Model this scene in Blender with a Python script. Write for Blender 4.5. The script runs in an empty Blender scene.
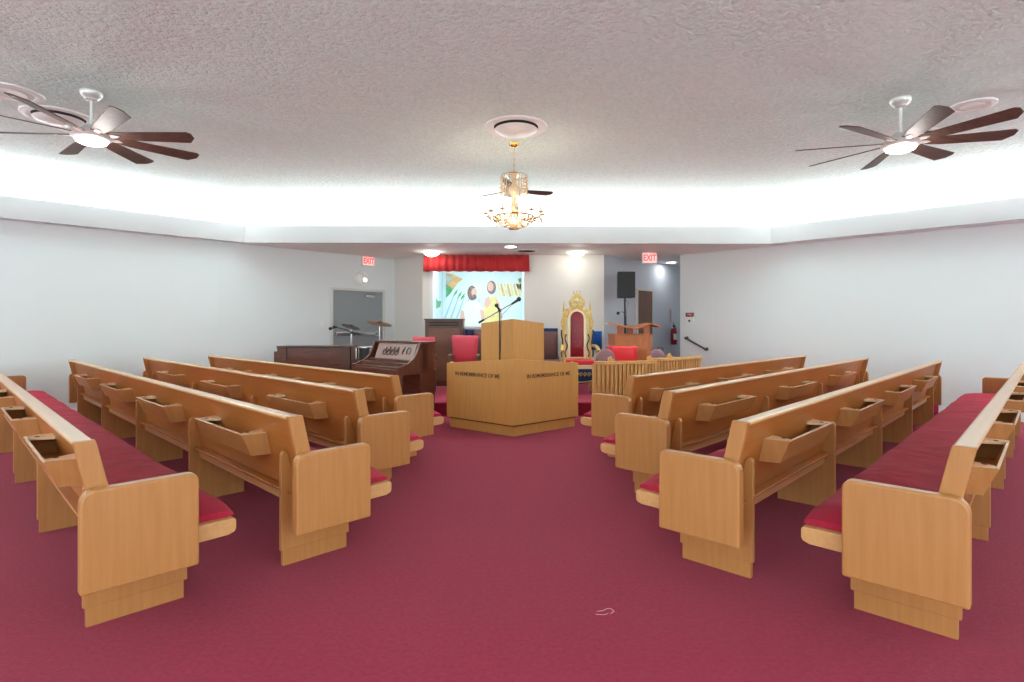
import bpy, bmesh, math, random
from mathutils import Vector, Matrix
R=math.radians; PI=math.pi
C=bpy.context.scene
COL=C.collection
random.seed(7)

# ------------------------------------------------------------------ camera
cam=bpy.data.cameras.new('camera'); co=bpy.data.objects.new('camera',cam); COL.objects.link(co)
co.location=(0,0,1.35); co.rotation_euler=(R(90),0,-.015)
cam.sensor_fit='HORIZONTAL'; cam.sensor_width=36; cam.lens=36*557.3/1024
cam.shift_y=-15.2/1024; cam.clip_start=.05; cam.clip_end=100
C.camera=co
# ------------------------------------------------------------------ world (even fill light added through the unbuilt rear of the hall)
W=bpy.data.worlds.new('world'); C.world=W; W.use_nodes=True
W.node_tree.nodes['Background'].inputs[0].default_value=(.84,.97,.98,1)
W.node_tree.nodes['Background'].inputs[1].default_value=2.4
C.view_settings.view_transform='Standard'; C.view_settings.look='None'
C.view_settings.exposure=0.53; C.view_settings.gamma=1; C.view_settings.use_curve_mapping=False
C.cycles.max_bounces=8; C.cycles.diffuse_bounces=5; C.cycles.glossy_bounces=3
C.cycles.transmission_bounces=4; C.cycles.sample_clamp_indirect=6
# ------------------------------------------------------------------ large lights
CEIL=3.45
def area(name,loc,rot,sx,sy,power,col=(1,1,1),spread=180):
    l=bpy.data.lights.new(name,'AREA'); l.shape='RECTANGLE'; l.size=sx; l.size_y=sy; l.energy=power; l.color=col; l.spread=R(spread)
    o=bpy.data.objects.new(name,l); COL.objects.link(o); o.location=loc; o.rotation_euler=rot; return o
def point(name,loc,power,col=(1,1,1),rad=.05):
    l=bpy.data.lights.new(name,'POINT'); l.energy=power; l.color=col; l.shadow_soft_size=rad
    o=bpy.data.objects.new(name,l); COL.objects.link(o); o.location=loc; return o
COVE=30.0   # watts per metre of cove tube
def cove(name,p0,p1,z=3.09,w=.05,tilt=24):
    a=Vector(p0);b=Vector(p1);m=(a+b)/2;L=(b-a).length
    area(name,(m.x,m.y,z),(PI+R(tilt)*(1 if (a.x*b.y-a.y*b.x)<0 else -1),0,math.atan2(b.y-a.y,b.x-a.x)),L,w,COVE*L,(.955,1,.99))
cove('cove_light_right',(4.95,9.78),(9.2,5.53))
cove('cove_light_left',(-4.6,9.82),(-9.2,5.22))
cove('cove_light_front',(-4.35,9.97),(4.7,9.97))
cove('added_fill_right_side',(9.3,-1.4),(9.3,5.0))  # unseen strip added to brighten the ceiling
cove('added_fill_left_side',(-9.3,-1.4),(-9.3,5.0))  # its unseen left twin, added as ceiling fill too

# ------------------------------------------------------------------ materials
def lin(c):
    return tuple(((x/255)/12.92 if x/255<=.04045 else ((x/255+.055)/1.055)**2.4) for x in c)
MATS={}
def mat(name,rgb,rough=.5,metal=0,spec=.5,noise=None,bump=None,emit=None,trans=0,coat=0,sheen=0,stretch=(1,1,1),rgb2=None,scale=8,detail=3):
    m=bpy.data.materials.new(name); m.use_nodes=True; nt=m.node_tree; b=nt.nodes['Principled BSDF']
    c=lin(rgb)
    b.inputs['Base Color'].default_value=(*c,1); b.inputs['Roughness'].default_value=rough; b.inputs['Metallic'].default_value=metal
    b.inputs['Specular IOR Level'].default_value=spec; b.inputs['Transmission Weight'].default_value=trans
    b.inputs['Coat Weight'].default_value=coat; b.inputs['Sheen Weight'].default_value=sheen
    if emit: b.inputs['Emission Color'].default_value=(*lin(emit[0]),1); b.inputs['Emission Strength'].default_value=emit[1]
    if rgb2 or bump:
        tc=nt.nodes.new('ShaderNodeTexCoord'); mp=nt.nodes.new('ShaderNodeMapping'); mp.inputs['Scale'].default_value=stretch
        nt.links.new(tc.outputs['Object'],mp.inputs['Vector'])
        if rgb2:
            n=nt.nodes.new('ShaderNodeTexNoise'); n.inputs['Scale'].default_value=scale; n.inputs['Detail'].default_value=detail
            nt.links.new(mp.outputs[0],n.inputs['Vector'])
            r=nt.nodes.new('ShaderNodeValToRGB'); r.color_ramp.elements[0].position=.32; r.color_ramp.elements[1].position=.68
            r.color_ramp.elements[0].color=(*c,1); r.color_ramp.elements[1].color=(*lin(rgb2),1)
            nt.links.new(n.outputs['Fac'],r.inputs[0]); nt.links.new(r.outputs[0],b.inputs['Base Color'])
        if bump:
            n2=nt.nodes.new('ShaderNodeTexNoise'); n2.inputs['Scale'].default_value=bump[0]; n2.inputs['Detail'].default_value=bump[3] if len(bump)>3 else 2
            nt.links.new(tc.outputs['Object'],n2.inputs['Vector'])
            bp=nt.nodes.new('ShaderNodeBump'); bp.inputs['Strength'].default_value=bump[1]; bp.inputs['Distance'].default_value=bump[2]
            nt.links.new(n2.outputs['Fac'],bp.inputs['Height']); nt.links.new(bp.outputs[0],b.inputs['Normal'])
    MATS[name]=m; return m
OAK_V=mat('honey_wood_upright',(182,126,72),.4,rgb2=(173,116,62),stretch=(7,7,.5),scale=5,detail=4)
OAK_H=mat('honey_wood_lengthwise',(178,109,50),.4,rgb2=(168,99,43),stretch=(.6,9,9),scale=5,detail=5)
OAK_E=mat('honey_wood_rail',(208,158,106),.28,coat=.15,rgb2=(200,149,96),stretch=(.6,9,9),scale=5)  # oak lightened so the rails carry part of the cove highlight
OAK_P=mat('pulpit_wood',(196,142,76),.45,rgb2=(188,133,67),stretch=(7,7,.5),scale=5,detail=5)
OAK_SHEEN=mat('oak_tab_sheen',(228,190,150),.3)  # oak lightened to carry the reflection on the shelf tops
VELVET=mat('red_velvet',(174,40,64),.9,spec=.15,sheen=.04,rgb2=(154,32,54),scale=6,bump=(9,.5,.02))
CARPET=mat('maroon_carpet',(157,43,72),.95,sheen=.08,rgb2=(143,36,61),scale=45,detail=6,bump=(260,.5,.006),spec=.1)
WALL=mat('white_wall_paint',(218,224,226),.6)
WALLB=mat('stage_wall_paint',(224,222,216),.6)
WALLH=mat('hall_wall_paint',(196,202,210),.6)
TRIM=mat('white_trim_paint',(232,234,236),.5)
CEILM=mat('popcorn_ceiling',(230,248,245),.9,bump=(30,1.0,.03,3),rgb2=(216,234,231),scale=30,detail=3)
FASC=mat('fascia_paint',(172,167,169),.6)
CEILS=mat('stage_ceiling_paint',(232,236,232),.8)
WHITE=mat('white_metal',(232,232,232),.4)
NICKEL=mat('brushed_nickel',(222,221,218),.38,metal=.45)
BROWNB=mat('walnut_blade',(98,70,60),.55,rgb2=(74,48,38),stretch=(1,8,8),scale=6)
LAMP=mat('lit_white_diffuser',(255,255,255),.4,emit=((255,252,244),6))
LED=mat('lit_led_lens',(255,255,255),.4,emit=((255,255,255),9))
BULB=mat('lit_candle_bulb',(255,255,255),.4,emit=((255,240,214),14))
GOLD=mat('polished_brass',(196,156,78),.2,metal=1)
CRYS=mat('cut_crystal',(226,202,168),.12,trans=.25,spec=.8)
CANDLE=mat('ivory_sleeve',(236,228,206),.5)
BLACK=mat('black_plastic',(22,22,24),.45)
DARK=mat('dark_gap',(30,28,28),.8)
MESH=mat('speaker_grille',(30,34,34),.6,bump=(300,.5,.004))
DWOOD=mat('dark_mahogany',(104,54,38),.32,rgb2=(72,36,26),stretch=(1.2,9,9),scale=4,detail=5)
DWOODV=mat('dark_mahogany_upright',(106,56,40),.32,rgb2=(76,38,28),stretch=(9,9,1),scale=4,detail=5)
CABW=mat('brown_cabinet_wood',(92,58,44),.4,rgb2=(74,44,32),stretch=(1,9,9),scale=4)
CARVE=mat('mauve_carved_panel',(150,118,110),.4)
CARVED=mat('dark_carving_and_shade',(74,42,38),.5)
REDV=mat('red_valance',(182,26,32),.7,sheen=.3)
REDC=mat('rose_red_upholstery',(198,64,82),.6)
REDB=mat('bright_red_upholstery',(214,44,52),.6)
MAUVE=mat('mauve_upholstery',(142,104,112),.8)
BROWNC=mat('brown_upholstery',(112,76,74),.7)
BLUE=mat('blue_cloth',(20,84,168),.8)
NAVY=mat('navy_cloth',(22,44,96),.8)
THRONE=mat('throne_gold',(232,206,128),.3,metal=.55,rgb2=(206,168,84),scale=40,bump=(70,.8,.02))
THRONEP=mat('throne_pale_gold',(240,228,196),.35,metal=.2,rgb2=(224,202,150),scale=60)
CRIM=mat('tufted_crimson',(120,8,28),.35)
GREYD=mat('grey_door_paint',(140,146,150),.5)
GREYF=mat('grey_frame_paint',(206,206,202),.5)
BRDOOR=mat('brown_door_wood',(122,82,58),.45,rgb2=(100,64,44),stretch=(8,8,1),scale=4)
REDM=mat('red_enamel',(140,16,26),.35)
BRONZE=mat('bronze_cymbal',(122,88,56),.35,metal=.7,rgb2=(90,62,38),scale=10)
STEEL=mat('chrome_steel',(200,202,206),.2,metal=1)
RAILM=mat('dark_bronze_rail',(92,80,72),.35,metal=.7)
PINE=mat('light_pine',(214,166,100),.45,rgb2=(194,140,76),stretch=(9,9,.8),scale=5)
LECT=mat('orange_lectern_wood',(190,108,52),.4,rgb2=(168,88,38),stretch=(9,9,.8),scale=5)
LETTER=mat('dark_bronze_letters',(84,58,34),.5)
EXITR=mat('lit_exit_red',(235,60,60),.5,emit=((255,60,60),1.0))
EXITW=mat('lit_exit_face',(250,214,210),.5,emit=((255,205,200),.35))
PLAST=mat('white_plastic',(228,228,224),.45)

# ------------------------------------------------------------------ mesh builder
class MB:
    def __init__(s): s.bm=bmesh.new()
    def _add(s,verts,faces,M=None):
        vs=[s.bm.verts.new((M@Vector(v)) if M else v) for v in verts]
        for f in faces:
            try: s.bm.faces.new([vs[i] for i in f])
            except ValueError: pass
        return s
    def box(s,x0,x1,y0,y1,z0,z1,M=None):
        return s._add([(x,y,z) for z in (z0,z1) for x,y in ((x0,y0),(x1,y0),(x1,y1),(x0,y1))],
            [(0,1,2,3),(4,5,6,7),(0,1,5,4),(1,2,6,5),(2,3,7,6),(3,0,4,7)],M)
    def prism(s,poly,a,b,axis='x',M=None):
        # poly in the two remaining axes (yz, xz, xy)
        def P(p,h):
            return {'x':(h,p[0],p[1]),'y':(p[0],h,p[1]),'z':(p[0],p[1],h)}[axis]
        n=len(poly); v=[P(p,a) for p in poly]+[P(p,b) for p in poly]
        return s._add(v,[tuple(range(n)),tuple(range(n,2*n))]+[(i,(i+1)%n,n+(i+1)%n,n+i) for i in range(n)],M)
    def lathe(s,prof,n=24,M=None,a0=0,a1=2*PI):
        full=abs(a1-a0-2*PI)<1e-6; k=n if full else n+1
        v=[];f=[]
        for i in range(k):
            a=a0+(a1-a0)*i/n
            for r,z in prof: v.append((r*math.cos(a),r*math.sin(a),z))
        m=len(prof)
        for i in range(n):
            j=(i+1)%k
            for q in range(m-1): f.append((i*m+q,j*m+q,j*m+q+1,i*m+q+1))
        s._add(v,f,M); bmesh.ops.remove_doubles(s.bm,verts=s.bm.verts,dist=1e-6); return s
    def tube(s,pts,r,n=8,caps=True,closed=False):
        pts=[Vector(p) for p in pts]; rr=r if isinstance(r,(list,tuple)) else [r]*len(pts)
        rings=[];up=None
        for i,p in enumerate(pts):
            if closed: d=pts[(i+1)%len(pts)]-pts[i-1]
            else: d=(pts[min(i+1,len(pts)-1)]-pts[max(i-1,0)])
            d.normalize()
            if up is None: up=Vector((0,0,1)) if abs(d.z)<.9 else Vector((1,0,0))
            a=d.cross(up).normalized(); b=d.cross(a).normalized(); up=-b if False else up
            rings.append([s.bm.verts.new(p+rr[i]*(math.cos(t)*a+math.sin(t)*b)) for t in [2*PI*k/n for k in range(n)]])
        m=len(rings)
        for i in range(m if closed else m-1):
            A=rings[i];B=rings[(i+1)%m]
            for k in range(n):
                try: s.bm.faces.new((A[k],A[(k+1)%n],B[(k+1)%n],B[k]))
                except ValueError: pass
        if caps and not closed:
            s.bm.faces.new(rings[0]); s.bm.faces.new(rings[-1])
        return s
    def ball(s,c,r,sc=(1,1,1),u=12,v=8):
        bmesh.ops.create_uvsphere(s.bm,u_segments=u,v_segments=v,radius=r,matrix=Matrix.Translation(c)@Matrix.Diagonal((*sc,1)))
        return s
    def build(s,name,m,parent=None,bevel=0,smooth=False,seg=2):
        bmesh.ops.recalc_face_normals(s.bm,faces=s.bm.faces)
        me=bpy.data.meshes.new(name); s.bm.to_mesh(me); s.bm.free(); me.materials.append(m)
        if smooth:
            for p in me.polygons: p.use_smooth=True
            try: me.set_sharp_from_angle(angle=R(40))
            except Exception: pass
        o=bpy.data.objects.new(name,me); COL.objects.link(o)
        if parent: o.parent=parent
        if bevel:
            b=o.modifiers.new('b','BEVEL'); b.width=bevel; b.segments=seg; b.limit_method='ANGLE'; b.angle_limit=R(40)
        return o
def thing(name,label,cat,loc=(0,0,0),rz=0,group=None):
    o=bpy.data.objects.new(name,None); COL.objects.link(o); o.location=loc; o.rotation_euler=(0,0,rz)
    o.empty_display_size=.1
    return tag(o,label,cat,group)
def tag(o,label,cat,group=None):
    o['label']=label; o['category']=cat
    if group: o['group']=group
    return o
def struct(o): o['kind']='structure'; return o
def copy_tree(o,parent=None):
    c=o.copy(); COL.objects.link(c)
    if parent: c.parent=parent
    for ch in [x for x in o.children]: copy_tree(ch,c)
    return c
def rrect(x0,x1,z0,z1,rt0=0,rt1=0,rb0=0,rb1=0,n=5):
    # rounded rectangle polygon; radii: top at x0, top at x1, bottom at x0, bottom at x1
    P=[]
    def arc(cx,cz,r,a0,a1):
        if r<=0: P.append((cx,cz)); return
        for i in range(n+1):
            a=a0+(a1-a0)*i/n; P.append((cx+r*math.cos(a),cz+r*math.sin(a)))
    arc(x0+rb0,z0+rb0,rb0,PI,1.5*PI); arc(x1-rb1,z0+rb1,rb1,1.5*PI,2*PI)
    arc(x1-rt1,z1-rt1,rt1,0,.5*PI); arc(x0+rt0,z1-rt0,rt0,.5*PI,PI)
    return P

# ------------------------------------------------------------------ room shell
ST=.2      # stage floor height
SOF=2.8    # underside of the perimeter soffit and stage ceiling
FT=3.1     # top of fascia
SR=15.0; SL=14.6; FR=14.5; FL=14.3; FY=9.78
struct(MB().box(-10,10,-2,16,-.1,0).build('floor',CARPET))
struct(MB().box(-10,10,-2,10.2,CEIL,CEIL+.1).build('ceiling',CEILM))
def slab(name,p,q,z0,z1,th,m,nrm):
    p=Vector(p);q=Vector(q);n=Vector(nrm).normalized()*th
    a=[(p.x,p.y),(q.x,q.y),(q.x+n.x,q.y+n.y),(p.x+n.x,p.y+n.y)]
    return MB().prism(a,z0,z1,'z').build(name,m)
# right diagonal wall, ends at the hallway; left diagonal wall with a door opening
struct(slab('wall_right',(SR-11.38,11.38),(9.5,5.5),0,CEIL,.15,WALL,(1,1)))
DL0,DL1,DZ=(-3.44,11.16),(-2.58,12.02),2.12   # left door jambs on the wall line Y-X=14.6
mb=MB()
def lw(a,b,z0,z1):
    n=.15*.7071
    mb.prism([(a[0],a[1]),(b[0],b[1]),(b[0]-n,b[1]+n),(a[0]-n,a[1]+n)],z0,z1,'z')
lw((-9.5,5.1),DL0,0,CEIL); lw(DL0,DL1,DZ,CEIL); lw(DL1,(-2.2,12.4),0,CEIL)
struct(mb.build('wall_left',WALL))
struct(MB().box(-9.65,-9.5,-1.5,5.1,0,CEIL).build('wall_left_side',WALL))
struct(MB().box(9.5,9.65,-1.5,5.5,0,CEIL).build('wall_right_side',WALL))
# fascia and cove ledge (soffit) following the walls
xr=FR-FY; xl=-(FL-FY)
def ring(name,off,y0,z0,z1,inner,m):
    pass
FSEG=[((9.5,FR-9.5),(xr,FY)),((xr,FY),(xl,FY)),((xl,FY),(-9.5,FL-9.5))]
t=.06; k=t*math.tan(R(22.5))
poly=[(9.5,FR-9.5),(xr,FY),(xl,FY),(-9.5,FL-9.5),(-9.5,FL-9.5+t*1.414),(xl-k,FY+t),(xr+k,FY+t),(9.5,FR-9.5+t*1.414)]
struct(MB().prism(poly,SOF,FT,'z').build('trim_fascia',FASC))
struct(MB().prism([(9.5,FR-9.5+.08),(xr+.03,FY+.06),(xl-.03,FY+.06),(-9.5,FL-9.5+.08),(-9.5,SL-9.5),(-(SL-10.2),10.2),(SR-10.2,10.2),(9.5,SR-9.5)],SOF+.002,2.9,'z').build('trim_cove_ledge',TRIM))
struct(MB().box(-(SL-10.2)-.3,SR-10.2+.3,10.15,10.25,2.9,CEIL).build('wall_over_stage',WALL))
struct(MB().box(-4.6,7,10.2,16,SOF+.002,2.9).build('ceiling_stage',CEILS))
for sg,nm in ((1,'right'),(-1,'left')):
    struct(MB().box(min(sg*9.1,sg*9.16),max(sg*9.1,sg*9.16),-1.5,5.3,SOF,FT).box(min(sg*9.16,sg*9.5),max(sg*9.16,sg*9.5),-1.5,5.1,SOF,2.9).build('trim_fascia_'+nm,TRIM))  # unseen side fascia, added to house the fill strips
# stage
struct(MB().prism([(-6.2,8.35),(6.6,8.35),(3.3,11.7),(3.3,11.9),(6.6,15.5),(2,15.5),(2,11.5),(-2.2,12.3),(-2.7,11.9)],0,ST,'z').build('floor_stage',CARPET,bevel=.02))
# stage back wall with baptistery opening
BX0,BX1,BZ0=-1.45,.42,1.30; BY=11.35; B2=13.3
mb=MB(); mb.box(-1.65,BX0,BY,BY+.1,ST,SOF); mb.box(BX1,2.05,BY,BY+.1,ST,SOF); mb.box(BX0,BX1,BY,BY+.1,ST,BZ0)
struct(mb.build('wall_back',WALLB))
struct(slab('wall_return',(-2.40,12.24),(-1.55,11.35),ST,SOF,.1,WALLB,(1,1)))
struct(slab('wall_hallway',(2.05,11.35),(6.2,15.5),0,SOF,.1,WALLH,(-1,1)))
struct(MB().box(4.9,7,15.5,15.6,0,SOF).build('wall_hallway_end',WALLH))
struct(slab('wall_hallway_side',(3.72,11.5),(7,14.8),0,SOF,.1,WALLH,(1,-1)))
PALE=mat('pale_blue_plaster',(216,234,240),.7,rgb2=(200,226,236),scale=2)
struct(MB().box(BX0-.08,BX0,BY+.1,B2,BZ0-.3,SOF).build('wall_baptistery_left',PALE))
struct(MB().box(BX1,BX1+.08,BY+.1,B2,BZ0-.3,SOF).build('wall_baptistery_right',PALE))
struct(MB().box(BX0-.08,BX1+.08,B2,B2+.08,BZ0-.3,SOF).build('wall_baptistery_back',PALE))
struct(MB().box(BX0,BX1,BY+.1,B2,BZ0-.35,BZ0-.3).build('floor_baptistery',PALE))
struct(MB().box(BX0-.04,BX1+.04,BY-.04,BY+.14,BZ0-.02,BZ0+.04).build('trim_1',TRIM,bevel=.004))
struct(MB().box(BX0-.05,BX0+.01,BY-.02,BY+.12,BZ0,SOF).build('trim_2',TRIM))
area('baptistery_light',(-.5,11.75,2.76),(R(20),0,0),1.6,.15,17,(1,.98,.95))
# baseboards and wall panel joints
def on_wall(side,along,z0,z1,w,out,name,m,kind=True):
    pass
n=.0106
struct(slab('baseboard_right',(SR-11.36,11.36),(9.5,5.5),0,.14,.015,TRIM,(-1,-1)))
struct(slab('baseboard_left',(-9.5,5.1),(-3.6,11.0),0,.14,.015,TRIM,(1,-1)))
JOINT=mat('panel_joint',(219,224,226),.6)
struct(slab('trim_3',(-9.5,5.1),(-2.5,12.1),2.5,2.508,.003,JOINT,(1,-1)))
struct(slab('trim_4',(SR-11.38,11.38),(9.5,5.5),2.5,2.508,.003,JOINT,(-1,-1)))
for i in range(7):
    a=-9.2+i*.86
    mb=MB(); struct(slab('trim_%d'%(5+i),(a,a+SL),(a+.003,a+SL+.003),.14,2.5,.002,JOINT,(1,-1)))
    b=4.1+i*.86
    struct(slab('trim_%d'%(12+i),(b,SR-b),(b+.003,SR-b-.003),.14,2.5,.002,JOINT,(-1,-1)))

# ------------------------------------------------------------------ pews
def make_pew(side,row,o,Lf,nb,label):
    """side +1: right block (local x runs outwards along the pew); -1: left block mirrored."""
    t=thing('church_pew',label,'pew',(o[0],o[1],0),R(45)*side,'church pews with maroon cushions')
    g=side
    X0=-.25; X1=Lf
    def px(mb,poly,a,b): return mb.prism(poly,g*a,g*b,'x')
    # leaning back board (y = forward, z)
    px(MB(),[(.035,.66),(.085,.42),(.108,.42),(.012,.862),(-.012,.862)],X0+.03,X1-.03).build('backrest',OAK_H,t)
    px(MB(),rrect(-.066,.004,.853,.875,.012,.012,.006,.006),X0+.035,X1-.035).build('top_rail',OAK_E,t,smooth=True)
    px(MB(),rrect(.03,.1,.402,.416,.004,0,.004,0),X0+.03,X1-.03).build('back_ledge',OAK_H,t)
    for a,b in ((X0,X0+.035),(X1-.035,X1)):
        px(MB(),[(-.07,.876),(-.066,.858),(.03,.40),(.112,.40),(.012,.858),(.006,.876)],a,b).build('back_end',OAK_V,t,bevel=.004)
    # arm panels hung on the outside of both ends
    for a,b in ((X0-.064,X0-.003),(X1+.003,X1+.064)):
        P=rrect(-.055,.380,.263,.683,.055,.038,.012,.012)
        px(MB(),P,a,b).build('arm_panel',OAK_V,t,bevel=.009)
    # seat board and cushion
    seat=[(.07,.332),(.53,.338),(.558,.348),(.566,.362),(.566,.404),(.556,.414),(.07,.416)]
    px(MB(),seat,X0+.01,X1-.01).build('seat',OAK_E,t,bevel=.004)
    mb=MB(); nseg=max(8,int((X1-X0)/.12)); prof=[]
    base=[(.10,.416),(.53,.416),(.565,.424),(.562,.452),(.53,.476),(.44,.490),(.3,.492),(.18,.490),(.1,.478)]
    rings=[]
    for i in range(nseg+1):
        x=X0+.04+(X1-X0-.08)*i/nseg
        e=min(i,nseg-i)
        sc={0:.35,1:1.0}.get(e,1)
        rr=[]
        for y,z in base:
            w=0 if z<.42 else .004*math.sin(7.3*x+5*y)+.003*math.sin(19*x+y*11)
            rr.append(mb.bm.verts.new((g*(x if e else x+(.01 if i else -.01)*-1),y,.416+(z-.416)*sc+w*(z>.43))))
        rings.append(rr)
    m=len(base)
    for i in range(nseg):
        for q in range(m): mb.bm.faces.new((rings[i][q],rings[i][(q+1)%m],rings[i+1][(q+1)%m],rings[i+1][q]))
    mb.bm.faces.new(rings[0]); mb.bm.faces.new(rings[-1])
    mb.build('seat_cushion',VELVET,t,smooth=True)
    # upright supports with kick plates
    last=X1-.26; S=[last*i/nb for i in range(nb+1)]
    for s in S:
        P=[(.0,.085),(.418,.085),(.418,.335),(.1,.335),(.1,.40),(.05,.58),(.042,.622),(.032,.638),(.02,.645),(.008,.638),(.0,.62)]
        u=px(MB(),P,s-.0,s+.032).build('support',OAK_V,t,bevel=.004)
        px(MB(),[(.012,0),(.402,0),(.402,.09),(.012,.09)],s+.002,s+.034).build('kick_plate',OAK_V,u)
    # open book racks on the rear of the back board
    for i in range(nb):
        a=S[i]; b=S[i+1]; c=(a+b)/2-.11
        r=MB()
        def bz(z): return .012+(.87-z)*.213-.024   # y of the board's rear face at height z
        ZT,ZB=.712,.588; yt=bz(ZT); yb=bz(ZB); out_t=-.110; out_b=-.055
        def quad_slab(p,q,rr_,s_,thk=.012):
            v=[Vector(x) for x in (p,q,rr_,s_)]; nrm=(v[1]-v[0]).cross(v[3]-v[0]).normalized()*thk
            V=[(g*x.x,x.y,x.z) for x in v]+[(g*(x+nrm).x,(x+nrm).y,(x+nrm).z) for x in v]
            r._add(V,[(0,1,2,3),(4,5,6,7),(0,1,5,4),(1,2,6,5),(2,3,7,6),(3,0,4,7)])
        A=c-.46;B=c+.46;A2=c-.43;B2_=c+.43;Ab=c-.45;Bb=c+.45;A2b=c-.42;B2b=c+.42
        quad_slab((A2b,out_b,ZB),(B2b,out_b,ZB),(B2_,out_t,ZT),(A2,out_t,ZT),-.012)
        quad_slab((Ab,yb,ZB),(A2b,out_b,ZB),(A2,out_t,ZT),(A,yt,ZT),-.012)
        quad_slab((B2b,out_b,ZB),(Bb,yb,ZB),(B,yt,ZT),(B2_,out_t,ZT),-.012)
        r.prism([(g*Ab,yb),(g*A2b,out_b),(g*B2b,out_b),(g*Bb,yb)],ZB-.004,ZB+.01,'z')
        rk=r.build('book_rack',OAK_V,t)
        # triangular corner shelves with pencil holes, reflection painted in as a paler oak
        for p0,p1,p2 in (((A+.01,yt),(A2+.008,out_t+.01),(A2+.06,out_t+.012)),((B-.01,yt),(B2_-.008,out_t+.01),(B2_-.06,out_t+.012))):
            sgn=1 if p2[0]>p1[0] else -1
            pl=[(g*p0[0],p0[1]),(g*p1[0],p1[1]),(g*p2[0],p2[1]),(g*(p0[0]+sgn*.14),p0[1])]
            MB().prism(pl,ZT-.014,ZT+.003,'z').build('corner_shelf',OAK_SHEEN,rk)
            cx=g*(p0[0]+sgn*.09); cy=(yt+out_t)/2-.01
            MB().lathe([(0,ZT+.0025),(.012,ZT+.0025),(.012,ZT+.0045),(.0,ZT+.0045)],10,Matrix.Translation((cx,cy,0))).build('pencil_hole',DARK,rk)
        # small cup ledge
    return t
q=.70711
def RO(s,t_): return (q*s-q*t_,q*s+q*t_)
def LO(s,t_): return (-q*s+q*t_,q*s+q*t_)
make_pew(1,1,RO(4.83,2.91),4.90,3,'honey wood pew nearest the stage in the block right of the aisle')
make_pew(1,2,RO(3.93,2.03),5.72,3,'honey wood pew second from the stage in the block right of the aisle')
make_pew(1,3,RO(3.02,1.146),6.50,4,'honey wood pew third from the stage in the block right of the aisle')
make_pew(1,4,RO(3.05,.28),6.40,4,'honey wood pew at the far right edge, nearest the viewer, long red cushion in view')
make_pew(-1,1,LO(4.747,3.07),4.94,3,'honey wood pew nearest the organ in the block left of the aisle')
make_pew(-1,2,LO(3.942,2.21),5.87,3,'honey wood pew second from the organ in the block left of the aisle')
make_pew(-1,3,LO(3.10,1.34),6.80,4,'honey wood pew third from the organ in the block left of the aisle')
make_pew(-1,4,LO(3.10,.45),6.80,4,'honey wood pew at the far left edge, nearest the viewer, long red cushion in view')

# ------------------------------------------------------------------ pulpit
def tomesh(cu_obj,name,m,parent):
    dg=bpy.context.evaluated_depsgraph_get(); me=bpy.data.meshes.new_from_object(cu_obj.evaluated_get(dg))
    me.name=name; me.materials.clear(); me.materials.append(m)
    o=bpy.data.objects.new(name,me); COL.objects.link(o); o.matrix_world=cu_obj.matrix_world.copy()
    if parent: o.parent=parent
    return o
def text(s,size,depth,M,name,m,parent,sx=1,bold=0.0):
    cu=bpy.data.curves.new(name,'FONT'); cu.body=s; cu.size=size; cu.extrude=depth; cu.align_x='CENTER'; cu.align_y='CENTER'; cu.offset=bold
    o=bpy.data.objects.new('tmp_text',cu); COL.objects.link(o); bpy.context.view_layer.update()
    r=tomesh(o,name,m,parent); bpy.data.objects.remove(o); bpy.data.curves.remove(cu)
    r.matrix_basis=M@Matrix.Diagonal((sx,1,1,1)); return r
PA=R(40)
def chevron(cx,cy,L,th):
    """outline of two panels meeting at a front corner; returns lists for left and right panel"""
    d=Vector((math.cos(PA),math.sin(PA))); n_=Vector((-math.sin(PA),math.cos(PA)))
    return d,n_
pul=thing('pulpit','large honey wood corner pulpit lettered IN REMEMBRANCE OF ME in centre of hall','pulpit',(.12,6.76,0))
def pulpit_panel(sgn,y0,L,th,z0,ze,zc,name,par,m=OAK_P):
    c,s_=math.cos(PA),math.sin(PA)
    V=[]
    for (u,v) in ((0,0),(L,0),(L,th),(0,th/ math.tan((PI-2*PA)/2)*0+th)):
        x=c*u-s_*v*0; y=s_*u
        V.append((u,v))
    kk=th*math.tan(PA)   # mitre
    pts=[(0,0),(L*c,L*s_),(L*c-th*s_,L*s_+th*c),(0,th/c)]
    vs=[(sgn*x,y0+y,z0) for x,y in pts]
    tops=[zc,ze,ze,zc]
    vs+=[(sgn*x,y0+y,zt) for (x,y),zt in zip(pts,tops)]
    return MB()._add(vs,[(0,1,2,3),(4,5,6,7),(0,1,5,4),(1,2,6,5),(2,3,7,6),(3,0,4,7)]).build(name,m,par,bevel=.003)
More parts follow.
